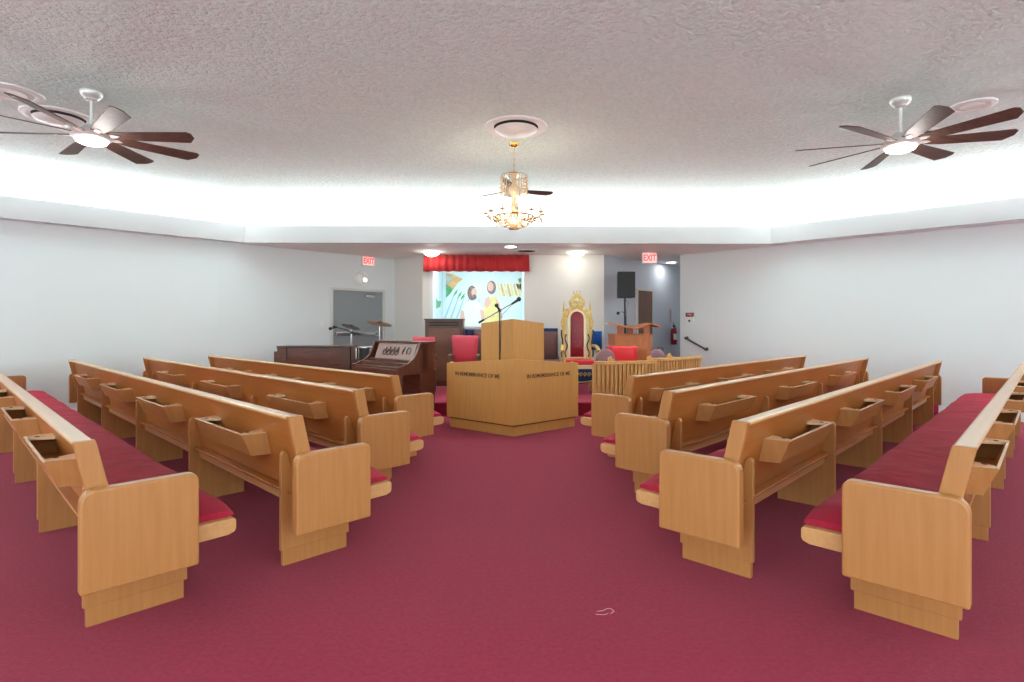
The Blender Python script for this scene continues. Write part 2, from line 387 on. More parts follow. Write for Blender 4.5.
for sg in (-1,1):
    pulpit_panel(sg,.02,1.09,.05,0,.125,.125,'plinth',pul)
    f=pulpit_panel(sg,-.035,1.15,.04,.138,.855,.945,'front_panel',pul)
    pulpit_panel(sg,.012,1.10,.02,.120,.142,.142,'painted_shadow_line',pul,CARVED)  # dark strip coloured as the shade between plinth and front panel
    M=Matrix.Translation((sg*.60*math.cos(PA),-.03+.60*math.sin(PA),.722))@Matrix.Rotation(sg*PA,4,'Z')@Matrix.Translation((0,-.003,0))@Matrix.Rotation(R(90),4,'X')
    text('IN REMEMBRANCE OF ME',.074,.004,M,'lettering',LETTER,pul,sx=.92,bold=.0003)
    pulpit_panel(sg,.38,.55,.03,.8,1.385,1.44,'desk_panel',pul)
    # end returns going back
    x=sg*1.15*math.cos(PA); y=-.03+1.15*math.sin(PA)
    MB().box(min(x,x-sg*.04),max(x,x-sg*.04),y+.01,y+.55,.138,.835).box(min(x-sg*.05,x-sg*.09),max(x-sg*.05,x-sg*.09),y+.02,y+.53,0,.14).build('side_panel',OAK_P,pul,bevel=.003)
    x=sg*.55*math.cos(PA); y=.38+.55*math.sin(PA)
    MB().box(min(x,x-sg*.03),max(x,x-sg*.03),y,y+.3,.0,1.37).build('desk_side',OAK_P,pul,bevel=.003)
MB().prism([(0,.0),(.84,.70),(.84,1.1),(-.84,1.1),(-.84,.70)],.78,.80,'z').build('inner_shelf',OAK_P,pul)
MB().prism([(0,.44),(.40,.76),(.40,1.0),(-.40,1.0),(-.40,.76)],1.30,1.32,'z').build('reading_desk',OAK_P,pul)

# ------------------------------------------------------------------ microphone stand on the pulpit shelf
ms=thing('microphone_stand','black boom microphone stand with two microphones standing on the pulpit','microphone stand',(-.05,7.12,.80))
MB().lathe([(0,0),(.10,0),(.10,.012),(.02,.025),(.02,.05),(0,.05)],20).build('base',BLACK,ms)
MB().tube([(0,0,.02),(0,0,.74)],.009).build('pole',BLACK,ms)
MB().ball((0,0,.745),.022).build('clutch',BLACK,ms)
MB().tube([(-.25,0,.60),(0,0,.745),(.19,0,.855)],.008).build('boom',STEEL,ms)
MB().tube([(-.27,0,.588),(-.2,0,.629)],.014).build('counterweight',BLACK,ms)
MB().tube([(.15,-.01,.825),(.225,-.01,.875)],[.012,.018]).ball((.245,-.01,.89),.03).build('microphone',BLACK,ms,smooth=True)
MB().tube([(0,-.02,.75),(-.03,-.03,.79)],[.012,.016]).ball((-.04,-.035,.81),.026).build('microphone',BLACK,ms,smooth=True)
MB().tube([(.2,-.02,.86),(.1,-.03,.76),(.02,-.02,.68),(.012,-.012,.3),(.012,-.012,.03)],.003,6).build('cable',BLACK,ms)

# ------------------------------------------------------------------ valance and mural
mb=MB(); n_=90; pts=[]
x0,x1=-1.60,.51
vs=[]
for i in range(n_+1):
    x=x0+(x1-x0)*i/n_; ph=i*2*PI/6.0
    vs.append((x,BY-.115-.012*math.cos(ph),BY-.15-.022*math.cos(ph)-.008*math.sin(ph*1.7)))
rows=[]
for z,kx in ((2.785,0),(2.62,.6),(2.44,1)):
    rows.append([mb.bm.verts.new((x+(x-(x0+x1)/2)*.012*kx,a+(b-a)*kx,z+(.006*math.sin(x*30) if kx==1 else 0))) for x,a,b in vs])
for r_ in range(2):
    for i in range(n_): mb.bm.faces.new((rows[r_][i],rows[r_][i+1],rows[r_+1][i+1],rows[r_+1][i]))
val=thing('valance','red pleated cloth valance above the painted baptistery','curtain valance',((x0+x1)/2,BY-.1,2.44))
v_=mb.build('pleated_cloth',REDV,val,smooth=True); v_.location=(-(x0+x1)/2,-(BY-.1),-2.44)
sm=v_.modifiers.new('s','SOLIDIFY'); sm.thickness=.006
mb=MB(); mb.box(x0,x1,-0+BY-.1,BY,2.76,2.79)
v2=mb.build('header_board',TRIM,val); v2.location=(-(x0+x1)/2,-(BY-.1),-2.44)
mb=MB().box(x0,x0+.02,BY-.13,BY,2.45,2.78).box(x1-.02,x1,BY-.13,BY,2.45,2.78)
v3=mb.build('side_return',REDV,val); v3.location=(-(x0+x1)/2,-(BY-.1),-2.44)

mur=thing('painted_mural','bright painted mural of two robed figures standing in pale water behind pulpit','mural',(-.5,B2-.002,1.30))
def mx(x): return ((x-512)/557+.015)*13.28+.5
def mz(y): return 1.35+(325.8-y)/557*13.28-1.30
def mpoly(pts,m,lay,name):
    d=-.004-.003*lay
    return MB().prism([(mx(a),mz(b)) for a,b in pts],d,d+.003,'y').build(name,m,mur)
def ell(cx,cy,rx,ry,n=14,rot=0):
    return [(cx+rx*math.cos(2*PI*i/n)*math.cos(rot)-ry*math.sin(2*PI*i/n)*math.sin(rot),cy+rx*math.cos(2*PI*i/n)*math.sin(rot)+ry*math.sin(2*PI*i/n)*math.cos(rot)) for i in range(n)]
P_SKY=mat('painted_sky',(226,238,240),.7,rgb2=(208,230,236),scale=1.5)
P_WAT=mat('painted_water',(206,230,238),.7,rgb2=(226,240,240),stretch=(.5,1,3),scale=4)
P_GRN=mat('painted_green',(60,150,84),.7,rgb2=(120,190,140),scale=12)
P_GLD=mat('painted_gold',(226,196,136),.7,rgb2=(206,166,116),scale=8)
P_YEL=mat('painted_yellow',(240,230,164),.7,rgb2=(226,212,134),scale=10)
P_RAY=mat('painted_ray',(240,226,190),.7)
P_ROB=mat('painted_white_robe',(226,232,226),.7,rgb2=(240,240,228),stretch=(4,1,.6),scale=8)
P_SKN=mat('painted_skin',(226,188,176),.7)
P_HAI=mat('painted_hair',(164,140,134),.7,rgb2=(110,90,92),scale=30)
P_SHD=mat('painted_blue_shade',(168,204,222),.7)
mpoly([(446,262),(524,262),(523,300),(446,300)],P_SKY,0,'painted_sky')
mpoly([(446,300),(523,300),(523,327),(446,327)],P_WAT,0,'painted_water')
mpoly([(446,273),(452,274),(463,279),(458,283),(453,290),(446,288)],P_GLD,1,'painted_rock')
mpoly([(447,276),(452,278),(449,282),(446,281)],P_SHD,2,'painted_sky_gap')
mpoly([(446,284),(453,289),(451,293),(446,298)],P_GRN,2,'painted_leaves')
for a,b in ((455,292),(459,294),(462,296)):
    mpoly([(a,b),(a+3,b-3),(a+2,b+1),(a-2,b+5)],P_GRN,2,'painted_leaves')
mpoly([(518,279),(523.5,277),(523.5,281),(519,283)],P_GRN,1,'painted_leaves')
mpoly([(516,284),(523,283),(523,290),(518,289)],P_GLD,1,'painted_rock')
for a in range(8):
    x=497+a*3.2
    mpoly([(x,284+(a%2)),(x+1.5,283),(x+5,296),(x+2.6,297-(a%3))],P_GLD if a%2 else P_YEL,1,'painted_ray')
for a in range(6):
    x=448+a*5
    mpoly([(x+6,294+a),(x+7,294+a),(x-2+a,318),(x-4+a,318)],P_SHD,1,'painted_ray')
# left figure
mpoly([(466,302),(476,301),(481,304),(483.4,312),(483.4,327),(464,327),(462,312)],P_ROB,2,'painted_robe')
mpoly(ell(472,293,4.6,7.4),P_HAI,3,'painted_hair')
mpoly(ell(474.3,292.5,2.9,4.6),P_SKN,4,'painted_face')
mpoly(ell(474.4,297,2.4,2.6),P_HAI,5,'painted_beard')
mpoly([(461,310),(464,311),(465,322),(463,326),(460,317)],P_SKN,3,'painted_arm')
# right figure
mpoly([(484,302),(490,297),(497,297),(500,304),(501,327),(484,327)],P_YEL,2,'painted_robe')
mpoly([(485,299),(489,296),(491,303),(487,308),(484,305)],P_SKN,3,'painted_arm')
mpoly(ell(491.5,287.5,4.6,6.8),P_HAI,3,'painted_hair')
mpoly(ell(490.5,286.6,3.1,4.8),P_SKN,4,'painted_face')
mpoly([(495,298),(500,303),(503,318),(500,319),(497,306)],P_SKN,3,'painted_arm')
mpoly([(480,309),(484,311),(485,320),(481,319)],P_SKN,4,'painted_hand')
# leaf painted on the side wall
MB().prism([(12.0,1.72),(12.7,1.78),(12.95,1.92),(12.3,1.9),(11.95,1.94)],BX0,BX0+.004,'x').build('leaf_paint',P_GRN)
lf=bpy.data.objects['leaf_paint']; lf.name='painted_leaf_spray'; tag(lf,'green leaf spray painted on pale blue side wall left of the mural','mural')

# ------------------------------------------------------------------ ceiling fans
def make_fan(label,loc,rot,r=.88,nb=8,drop=.38,pitch=15,light=True,group='ceiling fans'):
    # origin at the ceiling
    t=thing('ceiling_fan',label,'ceiling fan',loc,0,group)
    MB().lathe([(0,0),(.085,0),(.088,-.02),(.07,-.05),(.055,-.06),(.05,-.075),(.02,-.085),(0,-.085)],28).build('canopy',NICKEL,t,smooth=True)
    MB().tube([(0,0,-.07),(0,0,-drop+.08)],.013,12).build('downrod',WHITE,t,smooth=True)
    z=-drop
    MB().lathe([(0,z+.10),(.05,z+.10),(.075,z+.075),(.10,z+.06),(.155,z+.035),(.165,z+.01),(.15,z-.02),(.13,z-.03),(0,z-.03)],36).build('motor_housing',NICKEL,t,smooth=True)
    MB().lathe([(.0,z-.075),(.08,z-.07),(.115,z-.055),(.128,z-.03),(.0,z-.03)],36).build('light_diffuser' if light else 'bottom_cap',LAMP if light else NICKEL,t,smooth=True)
    for k_ in range(nb):
        a=rot+k_*2*PI/nb
        w0,w1=.055,.085
        if nb<8: w0,w1=.05,.07
        # blade outline in (radial, chord) with a raked tip
        P=[(.14,-w0*.8),(.35,-w0*1.1),(r-.03,-w1),(r-.0,-w1*.7),(r+.0,w1*.1),(r-.06,w1*.95),(.35,w0*1.25),(.14,w0*.8)]
        M=Matrix.Rotation(a,4,'Z')@Matrix.Translation((0,0,z+.012))@Matrix.Rotation(-R(pitch),4,'X')
        MB().prism(P,-.004,.004,'z',M).build('blade',BROWNB,t,bevel=.002)
        MB().prism([(.10,-.025),(.20,-.022),(.24,0),(.20,.022),(.10,.025)],-.012,-.004,'z',M).build('blade_iron',NICKEL,t)
    return t
make_fan('eight-bladed brown ceiling fan with lit centre, high on the right',(3.67,5.10,CEIL),R(164),drop=.42)
make_fan('eight-bladed brown ceiling fan with lit centre, high on the left',(-3.70,5.06,CEIL),R(4),drop=.40)
make_fan('small ceiling fan half hidden behind the crystal chandelier',(.12,7.70,CEIL),R(20),r=.60,nb=3,drop=.24,pitch=12,light=False)
point('fan_light',(3.67,5.10,2.88),7,(1,.97,.92),.1); point('fan_light',(-3.70,5.06,2.88),7,(1,.97,.92),.1)

# ------------------------------------------------------------------ chandelier
ch=thing('chandelier','crystal and brass candle chandelier hanging over the centre aisle','chandelier',(.12,6.43,CEIL))
MB().lathe([(0,0),(.06,0),(.055,-.02),(.02,-.04),(0,-.045)],20).build('canopy',GOLD,ch,smooth=True)
mb=MB()
for i in range(9):
    z=-.05-i*.032
    M=Matrix.Translation((0,0,z))@Matrix.Rotation(R(90)*(i%2),4,'Z')@Matrix.Rotation(R(90),4,'X')
    mb.tube([(M@Vector((.008*math.cos(a),.016*math.sin(a),0))) for a in [2*PI*k/8 for k in range(8)]],.0025,5,closed=True)
mb.build('chain',GOLD,ch)
MB().lathe([(0,-.32),(.03,-.325),(.05,-.345),(.035,-.37),(.02,-.42),(.03,-.46),(.055,-.50),(.06,-.55),(.03,-.60),(.025,-.68),(.05,-.74),(.03,-.80),(.06,-.86),(.10,-.90),(.05,-.95),(0,-.985)],18).build('stem',CRYS,ch,smooth=True)
MB().tube([(.15*math.cos(a),.15*math.sin(a),-.37) for a in [2*PI*k/24 for k in range(24)]],.004,6,closed=True).build('upper_ring',GOLD,ch,smooth=True)
MB().tube([(.22*math.cos(a),.22*math.sin(a),-.84) for a in [2*PI*k/28 for k in range(28)]],.01,6,closed=True).build('lower_ring',GOLD,ch,smooth=True)
mb=MB()
def drop(mb,p,r,l):
    x,y,z=p
    vs=[mb.bm.verts.new((x,y,z)),mb.bm.verts.new((x,y,z-l))]
    rg=[mb.bm.verts.new((x+r*math.cos(a),y+r*math.sin(a),z-l*.6)) for a in (0,PI/2,PI,1.5*PI)]
    for i in range(4):
        mb.bm.faces.new((vs[0],rg[i],rg[(i+1)%4])); mb.bm.faces.new((vs[1],rg[(i+1)%4],rg[i]))
for k_ in range(26):
    a=2*PI*k_/26
    for j in range(6): drop(mb,(.15*math.cos(a),.15*math.sin(a),-.37-j*.038),.010,.034)
for k_ in range(22):
    a=2*PI*k_/22
    for j in range(6):
        rr=.24*math.cos(j*.27); drop(mb,(rr*math.cos(a),rr*math.sin(a),-.84-j*.024),.014,.03)
for k_ in range(12):
    a=2*PI*k_/12+.1
    for j in range(3):
        b=a+(j-1)*.11; drop(mb,(.325*math.cos(b),.325*math.sin(b),-.855),.010,.055+.01*(j==1))
    for j in range(7):   # swags up to the upper ring
        f=j/6; rr=.15+.15*f**1.6; zz=-.40-.42*f-.06*math.sin(PI*f)
        drop(mb,(rr*math.cos(a),rr*math.sin(a),zz),.008,.028)
o=mb.build('crystal_drops',CRYS,ch); o['kind']='stuff'
for k_ in range(12):
    a=2*PI*k_/12+.1; c,s_=math.cos(a),math.sin(a)
    arm=MB().tube([(rr*c,rr*s_,z) for rr,z in ((.03,-.80),(.09,-.87),(.17,-.895),(.26,-.88),(.318,-.85),(.325,-.82))],.006,6).build('arm',GOLD,ch,smooth=True)
    M=Matrix.Translation((.325*c,.325*s_,-.085))
    MB().lathe([(0,-.74),(.03,-.735),(.038,-.72),(.012,-.728),(0,-.728)],12,M).build('drip_pan',CRYS,arm,smooth=True)
    MB().lathe([(0,-.73),(.011,-.73),(.011,-.655),(0,-.655)],8,M).build('candle',CANDLE,arm)
    MB().lathe([(0,-.655),(.008,-.645),(.011,-.63),(.006,-.605),(0,-.585)],8,M).build('bulb',BULB,arm,smooth=True)
point('chandelier_light',(.12,6.43,2.62),14,(1,.86,.68),.2)

# ------------------------------------------------------------------ ceiling vents and rings
def vent(label,loc,r,kind):
    t=thing('ceiling_vent',label,'ceiling vent',loc,0,'round ceiling vents')
    MB().lathe([(r*.70,-.0),(r*.72,-.012),(r*.85,-.02),(r*.98,-.012),(r,0),(r*.70,-.0)],40).build('outer_ring',WHITE,t,smooth=True)
    if kind=='dark':
        MB().lathe([(0,-.012),(r*.70,-.010),(r*.72,-.002),(0,-.001)],40).build('dark_throat',DARK,t)
    elif kind=='disc':
        MB().lathe([(0,-.004),(r*.74,-.004),(r*.74,-.001),(0,-.001)],40).build('dark_throat',DARK,t)
        MB().lathe([(0,-.075),(r*.45,-.066),(r*.64,-.045),(r*.69,-.035),(r*.64,-.036),(0,-.05)],40).build('diffuser_plate',WHITE,t,smooth=True)
        MB().ball((0,0,-.076),.008).build('screw',NICKEL,t)
        MB().tube([(0,0,-.06),(0,0,0)],.012).build('hanger',WHITE,t)
    else:
        MB().lathe([(0,-.006),(r*.45,-.008),(r*.47,-.012),(r*.5,-.006),(r*.72,-.005),(r*.72,0),(0,0)],40).build('cover_plate',PLAST,t,smooth=True)
vent('round white air diffuser above the chandelier, shallow lowered disc with centre screw',(.13,5.88,CEIL),.33,'disc')
vent('round white air diffuser behind the left fan',(-4.46,5.66,CEIL),.31,'disc')
vent('flat round white ceiling cover at the far left, nearer than the left fan',(-4.44,5.08,CEIL),.25,'flat')
vent('flat round white ceiling cover just right of the right fan stem',(4.46,5.24,CEIL),.19,'flat')
vent('round white air diffuser mostly hidden behind the right fan blades',(4.55,6.05,CEIL),.22,'disc')
vent('dark slotted round vent in the low stage ceiling right of the valance',(.44,10.75,SOF+.002),.24,'dark')

# stage ceiling lights
def dome(label,loc):
    t=thing('ceiling_lamp',label,'ceiling lamp',loc,0,'glass dome lamps of the stage ceiling')
    MB().lathe([(0,0),(.11,0),(.11,-.02),(.09,-.03),(0,-.03)],24).build('base_plate',GOLD,t,smooth=True)
    MB().lathe([(0,-.10),(.06,-.092),(.12,-.065),(.155,-.03),(.15,-.026),(0,-.026)],28).build('glass_bowl',LAMP,t,smooth=True)
    MB().ball((0,0,-.105),.012).build('finial',GOLD,t)
    point('lamp_glow',(loc[0],loc[1],loc[2]-.17),1.8,(1,.94,.84),.08)
dome('lit glass dome lamp on stage ceiling over the left end of the red valance',(-1.41,10.93,SOF+.002))
dome('lit glass dome lamp on stage ceiling above the throne',(1.44,10.95,SOF+.002))
def led(label,loc):
    t=thing('recessed_light',label,'ceiling light',loc)
    MB().lathe([(.10,0),(.125,-.004),(.13,0)],28).build('trim_ring',WHITE,t,smooth=True)
    MB().lathe([(0,-.003),(.10,-.003),(.10,0),(0,0)],28).build('lens',LED,t)
    area('led_glow',(loc[0],loc[1],loc[2]-.01),(0,0,0),.15,.15,3,(1,1,1),180)
led('small round recessed light in stage ceiling above the pulpit',(.13,10.25,SOF+.002))
led('round recessed light in the ceiling of the right hallway',(3.85,12.75,SOF+.002))

# ------------------------------------------------------------------ exit signs
def exit_sign(label,loc,rz,w=.29,h=.2,hang=False):
    t=thing('exit_sign',label,'exit sign',loc,rz,'lit EXIT signs')
    MB().box(-w/2,w/2,-.05 if not hang else -.03,0 if not hang else .03,0,h).build('housing',PLAST,t,bevel=.006)
    y=-.051 if not hang else -.031
    MB().box(-w/2+.015,w/2-.015,y-.003,y+.001,.015,h-.015).build('face',EXITW,t)
    text('EXIT',.17,.002,Matrix.Translation((0,y-.005,h/2))@Matrix.Rotation(R(90),4,'X'),'exit_letters',EXITR,t,sx=.72,bold=.004)
    if hang: MB().box(-.05,.05,-.02,.02,h,h+.015).build('mount',PLAST,t)
exit_sign('lit red EXIT sign on left wall above the grey door',(-2.86,11.74,2.60),R(45))
exit_sign('lit red EXIT sign hanging from stage ceiling before the right hallway',(2.86,10.9,2.57),R(0),h=.215,hang=True)

# round light on left wall
t=thing('round_wall_lamp','round white wall fixture below the left EXIT sign','wall lamp',(-2.97,11.63,2.33),R(45))
MB().lathe([(0,0),(.16,0),(.165,.02),(.15,.04),(.13,.03),(0,.03)],32,Matrix.Rotation(R(90),4,'X')).build('rim',PLAST,t,smooth=True)
MB().lathe([(0,.03),(.12,.03),(.10,.06),(.05,.085),(0,.09)],32,Matrix.Rotation(R(90),4,'X')).build('lens',WHITE,t,smooth=True)
MB().lathe([(0,.07),(.03,.07),(.035,.095),(0,.1)],16,Matrix.Translation((.05,0,-.03))@Matrix.Rotation(R(90),4,'X')).build('bright_spot',LAMP,t,smooth=True)
# light switch
t=thing('light_switch','small white light switch on left wall beside the grey door frame','light switch',(-3.57,11.03,1.33),R(45))
MB().box(-.035,.035,-.008,0,0,.11).build('plate',PLAST,t,bevel=.003); MB().box(-.012,.012,-.014,-.008,.035,.075).build('rocker',PLAST,t)

# ------------------------------------------------------------------ doors
def door(name,loc,rz,w,h,m,fm,bar,closer):
    t=bpy.data.objects.new(name,None); COL.objects.link(t); t.location=loc; t.rotation_euler=(0,0,rz); struct(t)
    yl=.03 if bar else -.012
    MB().box(0,w,yl,yl+.04,0,h).build('door_leaf',m,t)
    mb=MB(); mb.box(-.06,0.0,-.015,.1,0,h+.05).box(w,w+.06,-.015,.1,0,h+.05).box(0,w,-.015,.1,h,h+.05); mb.build('door_frame',fm,t,bevel=.004)
    if bar:
        MB().box(.06,w-.12,-.02,.03,.95,1.02).build('push_bar',STEEL,t,bevel=.006)
        MB().box(w-.2,w-.1,-.02,.03,.93,1.04).build('bar_latch',STEEL,t,bevel=.004)
    else:
        MB().ball((.09,-.01,.95),.03).tube([(.09,-.01,.95),(.09,.03,.95)],.012).build('door_knob',STEEL,t)
    if closer:
        MB().box(w-.42,w-.2,-.02,.03,h-.13,h-.07).build('door_closer',STEEL,t,bevel=.005)
        MB().tube([(w-.3,-.01,h-.07),(w-.15,-.06,h-.03),(w-.05,0,h+.01)],.008).build('closer_arm',STEEL,t)
door('door_1',(DL0[0]+.03,DL0[1]+.03,ST),R(45),1.15,DZ-ST-.05,GREYD,GREYF,True,True)
door('door_2',(2.95,12.21,ST),R(45),.60,1.93,BRDOOR,GREYF,False,False)

# ------------------------------------------------------------------ organ
og=thing('organ','dark mahogany electric organ with carved music rack behind the left pews','organ',(-1.37,7.24,0),R(-45))
# local: x runs 0 (right end, near aisle) to -1.15 (left), y goes back .. front at y=0
# rotation -45: local +y -> (.707,.707); local -x -> (-.707,.707)
OW=1.15
cheek=[(.0,.70),(.0,.80),(.07,.82),(.18,.86),(.27,.93),(.32,1.02),(.35,1.10),(.37,1.13),(.48,1.13),(.48,.70)]
for a,b in ((-.04,0),(-OW,-OW+.04)):
    MB().prism(cheek,a,b,'x').build('cheek',DWOODV,og,bevel=.004)
for a,b in ((-.035,0),(-OW,-OW+.035)):
    MB().box(a,b,.36,.60,0,1.11).build('side_panel',DWOODV,og,bevel=.003)
    MB().box(a-.005,b+.005,.03,.36,0,.08).build('foot',DWOODV,og)
    MB().tube([((a+b)/2,.06,.08),((a+b)/2,.06,.70)],[.022,.03],10).build('leg',DWOODV,og,smooth=True)
MB().box(-OW+.035,-.035,.44,.58,.05,1.10).build('rear_case',DWOOD,og)
MB().box(-OW-.01,.01,.36,.62,1.11,1.135).build('top_board',DWOOD,og,bevel=.004)
MB().box(-OW+.04,-.04,.0,.44,.70,.775).build('key_bed',DWOOD,og,bevel=.004)
MB().box(-OW+.04,-.04,.02,.16,.775,.80).build('lower_lid',DWOOD,og,bevel=.004)
MB().box(-OW+.04,-.04,.14,.28,.80,.845).build('upper_lid',DWOOD,og,bevel=.004)
MB().box(-OW+.04,-.04,.26,.42,.845,.885).build('stop_shelf',DWOOD,og,bevel=.004)
rk=MB().prism([(.30,.885),(.32,.885),(.40,1.105),(.38,1.105)],-OW+.12,-.10,'x').build('music_rack',CARVE,og,bevel=.003)
mb=MB()
for i in range(4):
    x=-OW+.33+i*.10
    P=[]
    for j in range(22):
        a=j/21*2*PI; rr=.012+.022*j/21
        P.append((x+rr*1.6*math.cos(a*1.2),.332+.3636*rr*1.8*math.sin(a*1.2),.985+rr*1.8*math.sin(a*1.2)-.0))
    mb.tube(P,.006,5)
    mb.tube([(x-.04,.320,.95),(x,.338,1.0),(x+.04,.356,1.05)],.006,5)
mb.build('carved_scroll',CARVED,rk)
mb=MB()
mb.tube([(-.40,.335,.94),(-.36,.345,1.0),(-.33,.37,1.06)],[.008,.02,.008],6).ball((-.37,.34,.965),.02).ball((-.35,.355,1.02),.018)
mb.tube([(-.24+.045*math.cos(a),.345+.018*math.sin(a),1.0+.045*math.sin(a)) for a in [R(-60+i*30) for i in range(11)]],.012,6)
mb.build('carved_leaf',BLACK,rk)
MB().box(-OW+.04,-.04,.40,.43,.08,.70).build('knee_panel',DWOOD,og)
mb=MB()
for i in range(13): mb.box(-OW+.22+i*.055,-OW+.245+i*.055,.05,.40,.045,.06)
mb.box(-OW+.2,-.2,.30,.42,.0,.045)
mb.build('pedal_board',PINE,og)
MB().ball((-.06,.05,.66),.02).ball((-.1,.05,.675),.018).build('knobs',STEEL,og)

# ------------------------------------------------------------------ long dark cabinet (back of a spinet piano)
pn=thing('spinet_piano','long dark brown piano turned backwards, against the left wall behind pews','piano',(-3.69,9.15,0),0)
PW=1.20
MB().box(0,PW-.02,.0,.06,.04,.99).build('back_panel',DWOOD,pn)
MB().box(0,.15,-.02,.0,.0,1.0).build('stile',CABW,pn,bevel=.003)
MB().box(PW-.17,PW-.02,-.02,.0,.0,1.0).build('stile',CABW,pn,bevel=.003)
MB().box(.0,PW-.02,.06,.34,.04,.99).build('case',DWOOD,pn)
MB().box(-.01,PW,-.03,.36,1.0,1.02).build('lid',CABW,pn,bevel=.004)
MB().box(-.07,PW+.05,.34,.62,.62,.70).build('key_bed',DWOOD,pn,bevel=.004)
MB().box(-.07,.0,.03,.50,.0,.93).build('arm',CABW,pn,bevel=.004)
MB().box(PW-.02,PW+.1,.03,.50,.0,1.0).build('arm',DWOOD,pn,bevel=.004)

# ------------------------------------------------------------------ drum kit pieces
def cymbal(label,loc,r,tilt,h,m):
    t=thing('cymbal',label,'cymbal',(loc[0],loc[1],ST))
    z=h
    M=Matrix.Translation((0,0,z))@Matrix.Rotation(R(tilt),4,'Y')@Matrix.Rotation(R(8),4,'X')
    MB().lathe([(0,.035),(.02,.034),(.045,.014),(r*.6,.006),(r,-.008),(r,-.011),(r*.6,.003),(.04,.010),(0,.028)],36,M).build('plate',m,t,smooth=True)
    MB().tube([(0,0,.03),(0,0,z+.045)],.011,8).build('stand_tube',STEEL,t)
    MB().ball((0,0,z+.05),.014).build('wing_nut',STEEL,t)
    for k_ in range(3):
        a=k_*2*PI/3+.4; MB().tube([(0,0,.35),(.26*math.cos(a),.26*math.sin(a),.012)],.009,6).build('stand_leg',STEEL,t)
cymbal('larger brown crash cymbal in front of the right side of the grey door',(-2.22,10.0),.225,12,1.20,BRONZE)
cymbal('smaller dark cymbal tilted in front of the centre of the grey door',(-2.85,10.45),.17,18,1.14,mat('dark_cymbal',(84,84,82),.35,metal=.7))
dm=thing('snare_drum','small black and white drum just above the left end of the organ','drum',(-2.20,9.0,ST))
MB().lathe([(0,.60),(.16,.60),(.16,.80),(0,.80)],28).build('shell',BLACK,dm,smooth=True)
MB().lathe([(.155,.80),(.168,.80),(.168,.815),(.155,.815)],28).build('rim',STEEL,dm,smooth=True)
MB().lathe([(0,.803),(.156,.803),(.156,.808),(0,.808)],28).build('drum_head',PLAST,dm)
for k_ in range(6):
    a=k_*PI/3; MB().box(-.01,.01,-.01,.01,.62,.79,Matrix.Rotation(a,4,'Z')@Matrix.Translation((.168,0,0))).build('lug',STEEL,dm)
for k_ in range(3):
    a=k_*2*PI/3; MB().tube([(0,0,.58),(.24*math.cos(a),.24*math.sin(a),.01)],.01,6).build('stand_leg',STEEL,dm)
MB().tube([(0,0,.3),(0,0,.61)],.014).build('stand_post',STEEL,dm)
dm2=thing('microphone_stand','black boom microphone stand beside the drums, mic pointing left at grey door','microphone stand',(-2.70,9.95,ST))
MB().lathe([(0,0),(.13,0),(.13,.012),(0,.03)],20).build('base',BLACK,dm2)
MB().tube([(0,0,.02),(0,0,1.03)],.011).build('pole',STEEL,dm2)
MB().ball((0,0,1.03),.028).build('clutch',BLACK,dm2)
MB().tube([(-.34,0,1.14),(-.1,0,1.08),(0,0,1.03),(.17,0,.985)],.008).build('boom',BLACK,dm2)
MB().tube([(-.33,0,1.14),(-.26,0,1.125)],.016).ball((-.38,0,1.10),.03).tube([(-.37,0,1.105),(-.26,0,1.125)],.014).build('microphone',BLACK,dm2,smooth=True)

# ------------------------------------------------------------------ brown cabinet, blue cloths
cb=thing('organ_speaker_cabinet','tall brown wooden cabinet with two slots beneath the left end of mural','cabinet',(-1.14,10.65,ST))
MB().box(-.36,.36,0,.45,0,1.26).build('body',CABW,cb,bevel=.005)
MB().box(-.375,.375,-.012,.46,1.26,1.285).build('top_board',CABW,cb,bevel=.004)
for z in (1.15,1.20): MB().box(-.28,.28,-.006,.004,z,z+.022).build('slot',DARK,cb)
MB().box(-.30,.30,-.008,.0,.10,1.10).build('front_panel',mat('brown_panel',(120,78,58),.4,rgb2=(98,62,46),scale=3),cb,bevel=.004)
def cloth(label,x0,x1,z0,z1,m,y=BY-.05,group=None):
    mb=MB(); n_=int((x1-x0)/.015)+2; rows=[]
    for z in (z0,(z0+z1)/2,z1):
        rows.append([mb.bm.verts.new((x0+(x1-x0)*i/n_-(x0+x1)/2,.014*math.sin(i*1.3),z-z0)) for i in range(n_+1)])
    for r_ in range(2):
        for i in range(n_): mb.bm.faces.new((rows[r_][i],rows[r_][i+1],rows[r_+1][i+1],rows[r_+1][i]))
    o=mb.build('hanging_cloth',m,None,smooth=True); o.location=((x0+x1)/2,y,z0)
    s_=o.modifiers.new('s','SOLIDIFY'); s_.thickness=.008
    return tag(o,label,'cloth',group)
cloth('dark blue cloth hanging below mural, between brown cabinet and pulpit desk',-.78,-.10,.25,1.27,NAVY)
cloth('dark blue cloth hanging on back wall between pulpit desk and throne',.62,1.10,.25,1.30,NAVY)
cloth('bright blue cloth hanging on back wall just right of the throne',1.78,2.0,.86,1.24,BLUE)
# outlet plate above it
t=MB().box(-.05,.05,-.008,0,0,.10).build('wall_plate',mat('beige_plate',(226,204,186),.5),None,bevel=.003); t.location=(1.78,BY,1.33)
tag(t,'beige wall plate on back wall just right of the throne','wall plate')

